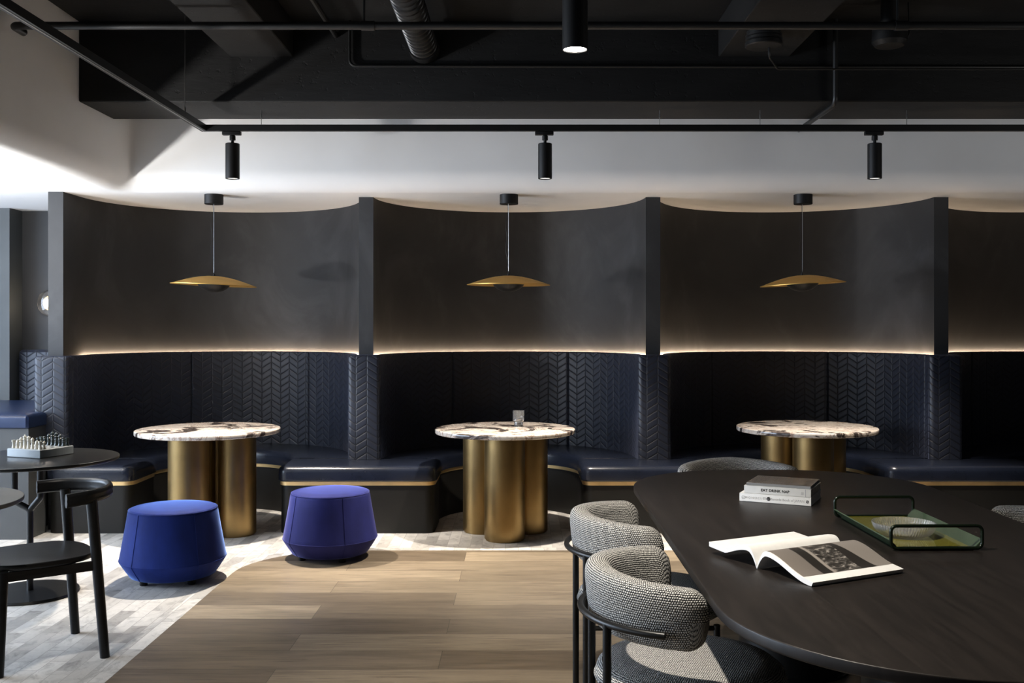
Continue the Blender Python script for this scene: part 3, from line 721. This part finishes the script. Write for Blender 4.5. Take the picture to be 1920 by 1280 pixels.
# tray and dish
b = thing('serving_tray', 'green serving tray with two dark loop handles on the long table', 'tray', (1.315, 3.49, TZ), math.radians(1.0))
mb = MB(); mb.box(-.118, .118, -.268, .268, .004, .0085, .002); mb.build('tray_base', TRAYG, b)
for s_ in (-1, 1):
    mb = MB(); mb.loft([[(s_ * x, y, z) for x, z in ((.117, .004), (.148, .036), (.151, .0335), (.120, .0005))] for y in (-.27, .27)]); mb.build('side_panel', TRAYSIDE, b)
    y = s_ * .272
    mb = MB(); mb.tube(fillet([(-.146, y, .008), (.146, y, .008), (.146, y, .079), (-.146, y, .079)], .018, 6, True), .0055, 12, True); mb.build('handle', HANDLE, b)
b = thing('glass_dish', 'ribbed clear glass dish standing in the green tray', 'dish', (1.292, 3.42, TZ + .0095))
mb = MB(); rings = []
NR = 64
for r_, z, w in ((.002, 0, 0), (.070, 0, 0), (.078, .002, .4), (.090, .012, 1), (.098, .026, 1), (.102, .038, 1), (.103, .042, .3), (.100, .042, .2), (.097, .036, .2), (.091, .022, .2), (.080, .010, .2), (.068, .006, 0), (.002, .006, 0)):
    rings.append([((r_ + .0018 * w * math.cos(NR * 2 * PI * j / 256)) * math.cos(2 * PI * j / 256), (r_ + .0018 * w * math.cos(NR * 2 * PI * j / 256)) * math.sin(2 * PI * j / 256), z) for j in range(256)])
mb.loft(rings); mb.build('bowl', DISHGLASS, b, 60)

# ------------------------------------------------------------------ tweed armchairs
def armchair(loc, rz, label):
    b = thing('tweed_armchair', label, 'chair', loc, rz, 'tweed armchairs around the long black table')
    # seat: thick round pad
    prof = [(0, .372), (.20, .372), (.245, .376), (.270, .392), (.280, .412), (.280, .425), (.274, .446), (.252, .463), (.20, .471), (.10, .475), (0, .476)]
    n = 72; rings, uvs = [], []; acc = 0
    for i, (r_, z) in enumerate(prof):
        if i: acc += math.hypot(r_ - prof[i - 1][0], z - prof[i - 1][1])
        r_ = max(r_, .0005)
        rings.append([(r_ * math.cos(2 * PI * k / n), r_ * math.sin(2 * PI * k / n), z) for k in range(n)])
        if 3 <= i <= 7: uvs.append([(2 * PI * k / n * .28, acc) for k in range(n + 1)])
        else: uvs.append([(r_ * math.cos(2 * PI * k / n), r_ * math.sin(2 * PI * k / n)) for k in range(n + 1)])
    mb = MB()
    # top and bottom with planar weave, rim with wrapped weave (rims join on shared rings)
    mb.loft(rings[:4], uvs=uvs[:3] + [[(.27 * math.cos(2 * PI * k / n), .27 * math.sin(2 * PI * k / n)) for k in range(n + 1)]], caps=False)
    mb.loft(rings[3:8], uvs=uvs[3:8], caps=False)
    mb.loft(rings[7:], uvs=[[(.252 * math.cos(2 * PI * k / n), .252 * math.sin(2 * PI * k / n)) for k in range(n + 1)]] + uvs[8:], caps=False)
    mb.build('seat', BOUCLE, b, 80)
    mb = MB(); mb.tube([(.2805 * math.cos(2 * PI * k / 72), .2805 * math.sin(2 * PI * k / 72), .4185) for k in range(72)], .003, 6, True); mb.build('seat_piping', BOUCLE, b)
    # wrap-around backrest: band around -x, open to +x
    rm, th = .262, .088; A = math.radians(76); N = 60; rings, uvs = [], []
    for i in range(-6, N + 7):
        if i < 0: t = 0; e = -i / 6.0
        elif i > N: t = 1; e = (i - N) / 6.0
        else: t = i / N; e = 0
        a = PI - A + 2 * A * t
        sg = -1 if t == 0 else 1
        # end rounding
        sh = math.sqrt(max(0.0, 1 - e * e)) if e else 1.0
        adv = .060 * e if e else 0
        cxp, cyp = rm * math.cos(a), rm * math.sin(a)
        tx, ty = -math.sin(a) * sg, math.cos(a) * sg
        cxp += tx * adv; cyp += ty * adv
        mid = 1 - abs(2 * t - 1)
        h = .185 * (.93 + .07 * mid); zc = .655 + .012 * mid
        hh, ww = h * (.18 + .82 * sh if e < 1 else .18), th * (.25 + .75 * sh if e < 1 else .25)
        sec = []; u = a * (rm + .04) + sg * adv
        ns = 28; uv = []
        per = 2 * (hh + ww)
        for j in range(ns):
            q = 2 * PI * j / ns
            cx_, cz_ = math.cos(q), math.sin(q)
            ex_ = math.copysign(abs(cx_) ** .62, cx_) * ww / 2; ez_ = math.copysign(abs(cz_) ** .55, cz_) * hh / 2
            lean = -.02 * (ez_ / .09)
            rr_ = ex_ - lean * 0 + (.010 * ez_ / .09)
            sec.append((cxp + rr_ * math.cos(a), cyp + rr_ * math.sin(a), zc + ez_)); uv.append((u, q / (2 * PI) * .50))
        va = 0; uv = []
        for j in range(ns + 1):
            if j: va += math.dist(sec[j % ns], sec[j - 1])
            uv.append((u, va))
        rings.append(sec); uvs.append(uv)
    mb = MB(); mb.loft(rings, uvs=uvs); mb.build('backrest', BOUCLE, b, 80)
    # metal ring behind the back, legs
    rz_ = .622; rr = .322; A2 = math.radians(66)
    mb = MB(); mb.tube([(rr * math.cos(PI - A2 + 2 * A2 * k / 40), rr * math.sin(PI - A2 + 2 * A2 * k / 40), rz_) for k in range(41)], .0105, 12); mb.build('back_rail', BLACK, b)
    for s_ in (-1, 1):
        a = PI + s_ * math.radians(33)
        mb = MB(); mb.tube([(rr * math.cos(a), rr * math.sin(a), 0), (rr * math.cos(a), rr * math.sin(a), rz_)], .0125, 12); mb.build('leg', BLACK, b)
        mb = MB(); mb.tube([(.20, s_ * .20, 0), (.20, s_ * .20, .372)], .0125, 12); mb.build('leg', BLACK, b)
    mb = MB(); pts = []
    mb.tube([(rr * math.cos(PI - .576), rr * math.sin(PI - .576), .36), (.20, .20, .36)], .009, 8)
    mb.tube([(rr * math.cos(PI + .576), rr * math.sin(PI + .576), .36), (.20, -.20, .36)], .009, 8)
    mb.tube([(-.1, .19, .36), (-.1, -.19, .36)], .009, 8); mb.build('seat_frame', BLACK, b)
    return b
ch = armchair((.499, 3.00, 0), math.radians(3), 'black and white tweed armchair nearest the camera, seat half under the long table')
dup(ch, (.495, 3.84, 0), math.radians(3), 'black and white tweed armchair at the table side, behind the nearest one')
dup(ch, (1.09, 5.05, 0), math.radians(-93), 'tweed armchair whose back top shows over the far end of the long table')
dup(ch, (1.85, 3.72, 0), math.radians(184), 'tweed armchair whose arm shows past the right side of the long table')

# ------------------------------------------------------------------ left group: tables, wooden chair, chess
b = thing('chess_table', 'round black pedestal table carrying the chess set', 'table', (-2.655, 5.48, 0))
mb = MB(); mb.prism(circ(.45, 80), edge_prof(.717, TZ, .006, .004, 3)); mb.build('table_top', BLACKTOP, b)
mb = MB()
for x in (-.09, .02): pass
mb.tube(fillet([(-.085, 0, .716), (-.085, 0, .50), (0.0, 0, .455), (0.0, 0, .02)], .03), .017, 12)
mb.tube(fillet([(.055, 0, .716), (.055, 0, .52), (0.0, 0, .455), (0.0, 0, .40)], .03), .017, 12); mb.build('forked_post', BLACK, b)
mb = MB(); mb.lathe([(0, 0), (.245, 0), (.25, .006), (.245, .016), (0, .022)], 64); mb.build('base', BLACK, b)
b = thing('side_table', 'round grey pedestal table cut off by the left edge, before the wooden chair', 'table', (-2.47, 4.12, 0))
mb = MB(); mb.prism(circ(.405, 80), edge_prof(.715, TZ, .008, .003, 3)); mb.build('table_top', GREYTOP, b)
mb = MB(); mb.tube([(-.1, -.05, .02), (-.1, -.05, .714)], .022, 14); mb.build('post', BLACK, b)
mb = MB(); mb.lathe([(0, 0), (.215, 0), (.22, .006), (.215, .016), (0, .02)], 64, (-.1, -.05, 0)); mb.build('base', BLACK, b)

# wooden chair, local +x is its front
b = thing('wooden_chair', 'black wooden chair with a horseshoe back rail at the left edge', 'chair', (-2.128, 4.47, 0), math.radians(219))
mb = MB(); o = []
for k in range(64):
    a = 2 * PI * k / 64; c_, s_ = math.cos(a), math.sin(a)
    o.append((.02 + .235 * math.copysign(abs(c_) ** .72, c_), .225 * math.copysign(abs(s_) ** .72, s_)))
mb.prism(o, edge_prof(.425, .452, .012, .006, 3)); mb.build('seat', CHAIRWOOD, b)
def taper(p0, p1, r0, r1):
    p0, p1 = Vector(p0), Vector(p1); return [p0 + (p1 - p0) * k / 4 for k in range(5)], [r0 + (r1 - r0) * k / 4 for k in range(5)]
for s_ in (-1, 1):
    p, r_ = taper((-.215, s_ * .225, 0), (-.165, s_ * .205, .69), .0205, .024); mb = MB(); mb.tube(p, r_, 16); mb.build('leg', CHAIRWOOD, b)
    p, r_ = taper((.205, s_ * .215, 0), (.185, s_ * .19, .425), .020, .024); mb = MB(); mb.tube(p, r_, 16); mb.build('leg', CHAIRWOOD, b)
    mb = MB(); mb.loft([[(x, s_ * (yy + q), z) for q, z in ((-.010, .385), (.010, .385), (.010, .424), (-.010, .424))] for x, yy in ((-.186, .212), (.19, .196))]); mb.build('stretcher', CHAIRWOOD, b)
mb = MB(); mb.loft([[(x + q, y, z) for q, z in ((-.010, .385), (.010, .385), (.010, .424), (-.010, .424))] for x, y in ((.188, -.19), (.188, .19))]); mb.build('stretcher', CHAIRWOOD, b)
mb = MB(); rings = []
pts = [(-.05 + .242 * math.cos(a), .242 * math.sin(a)) for a in [-.5 * PI - PI * k / 32 for k in range(33)]]
sec0 = []
for j in range(20):
    q = 2 * PI * j / 20; c_, s_ = math.cos(q), math.sin(q)
    rr_ = .0175 * (1 + .0); sec0.append((rr_ * c_ * (1 - .30 * math.exp(-(s_ / .25) ** 2)), .030 * s_))
for i, p in enumerate(pts):
    p = Vector(p); a_ = Vector(pts[max(i - 1, 0)]); c_ = Vector(pts[min(i + 1, len(pts) - 1)]); t = (c_ - a_).normalized(); nn = Vector((t.y, -t.x))
    rings.append([(p.x + nn.x * d, p.y + nn.y * d, .700 + z + .010 * (-p.x / .25)) for d, z in sec0])
mb.loft(rings); mb.build('back_rail', CHAIRWOOD, b, 50)

# chess set
cang = math.radians(-21)
corner = Vector((-2.58, 5.434, TZ + .0005)); e1 = Vector((-math.cos(cang), -math.sin(cang), 0)); e2 = Vector((-math.sin(cang), math.cos(cang), 0))
BS = .235; cen = corner + e1 * BS / 2 + e2 * BS / 2
b = thing('chess_board', 'thick grey chess board box standing on the round black table', 'chess board', cen, cang)
mb = MB(); mb.box(-BS / 2, BS / 2, -BS / 2, BS / 2, 0, .046, .003); mb.build('board_box', BOARD, b)
t = NT('chess_squares'); ck = t.n('ShaderNodeTexChecker'); ck.inputs['Scale'].default_value = 1 / .027
ck.inputs[1].default_value = (.45, .44, .40, 1); ck.inputs[2].default_value = (.06, .065, .065, 1)
t.l(t.mapping(t.objc(), (1, 1, 0), loc=(.108, .108, .5)), ck.inputs[0]); t.color(ck.outputs[0]); t.set(Roughness=.4)
mb = MB(); mb.box(-.108, .108, -.108, .108, .0455, .0468); mb.build('squares', t.m, b)
PROF = {
 'pawn': [(.0085, 0), (.0085, .004), (.005, .010), (.0045, .020), (.006, .024), (.0045, .027), (.007, .033), (.005, .038), (0, .040)],
 'rook': [(.0098, 0), (.0098, .005), (.006, .012), (.0058, .028), (.0085, .034), (.0088, .043), (.006, .043), (.006, .040), (0, .040)],
 'bishop': [(.0098, 0), (.0098, .005), (.006, .012), (.005, .032), (.008, .037), (.005, .041), (.0078, .049), (.005, .057), (.002, .060), (0, .061)],
 'queen': [(.0105, 0), (.0105, .006), (.0065, .014), (.0052, .040), (.0085, .046), (.0058, .050), (.0088, .062), (.0045, .065), (.002, .069), (0, .070)],
 'king': [(.0105, 0), (.0105, .006), (.0068, .014), (.0056, .044), (.009, .050), (.0062, .054), (.009, .066), (.005, .069), (.0025, .071), (.003, .077), (0, .078)],
 'knight': [(.0098, 0), (.0098, .005), (.0065, .012), (.006, .018), (.0075, .022), (0, .022)],
}
order = ['rook', 'knight', 'bishop', 'queen', 'king', 'bishop', 'knight', 'rook']
ords = ['first', 'second', 'third', 'fourth', 'fifth', 'sixth', 'seventh', 'eighth']
protos = {}
def piece(kind, colr, loc, label):
    key = (kind, colr)
    if key in protos:
        o = protos[key].copy(); C.objects.link(o)
    else:
        mb = MB(); mb.lathe([(q * (1.0 if q > .0095 else 1.22), z) for q, z in PROF[kind]], 16)
        if kind == 'knight':
            mb.tube([(0, -.002, .018), (0, -.001, .030), (0, .002, .040), (0, .007, .042), (0, .012, .037)], [.0068, .0062, .0058, .005, .0035], 10)
            mb.tube([(0, -.001, .040), (0, -.002, .048)], [.003, .001], 6)
        if kind == 'king': mb.box(-.0045, .0045, -.0012, .0012, .0715, .0742)
        o = mb.build('chess_' + kind, CHESSW if colr == 'white' else CHESSB); protos[key] = o
    o.location = loc; o.rotation_euler = (0, 0, cang + (0 if colr == 'white' else PI))
    o['label'] = label; o['category'] = 'chess piece'; o['group'] = colr + ' chess pieces'
for colr, rows in (('white', (0, 1)), ('black', (7, 6))):
    cname = 'ivory' if colr == 'white' else 'dark'
    for f in range(8):
        for ri_, row in enumerate(rows):
            k = order[f] if ri_ == 0 else 'pawn'
            x = (.108 - .0135 - .027 * f); y = -.108 + .0135 + .027 * row
            loc = cen - e1 * x + e2 * y + Vector((0, 0, .047))
            side = ''
            if k in ('rook', 'knight', 'bishop'): side = ' on the right half' if f < 4 else ' on the left half'
            lab = ('%s chess %s%s of the board, back row' % (cname, k, side)) if side else ('%s chess %s in the back row of the board' % (cname, k) if k != 'pawn' else '%s chess pawn, %s from the right in its row on the board' % (cname, ords[f]))
            piece(k, colr, loc, lab)
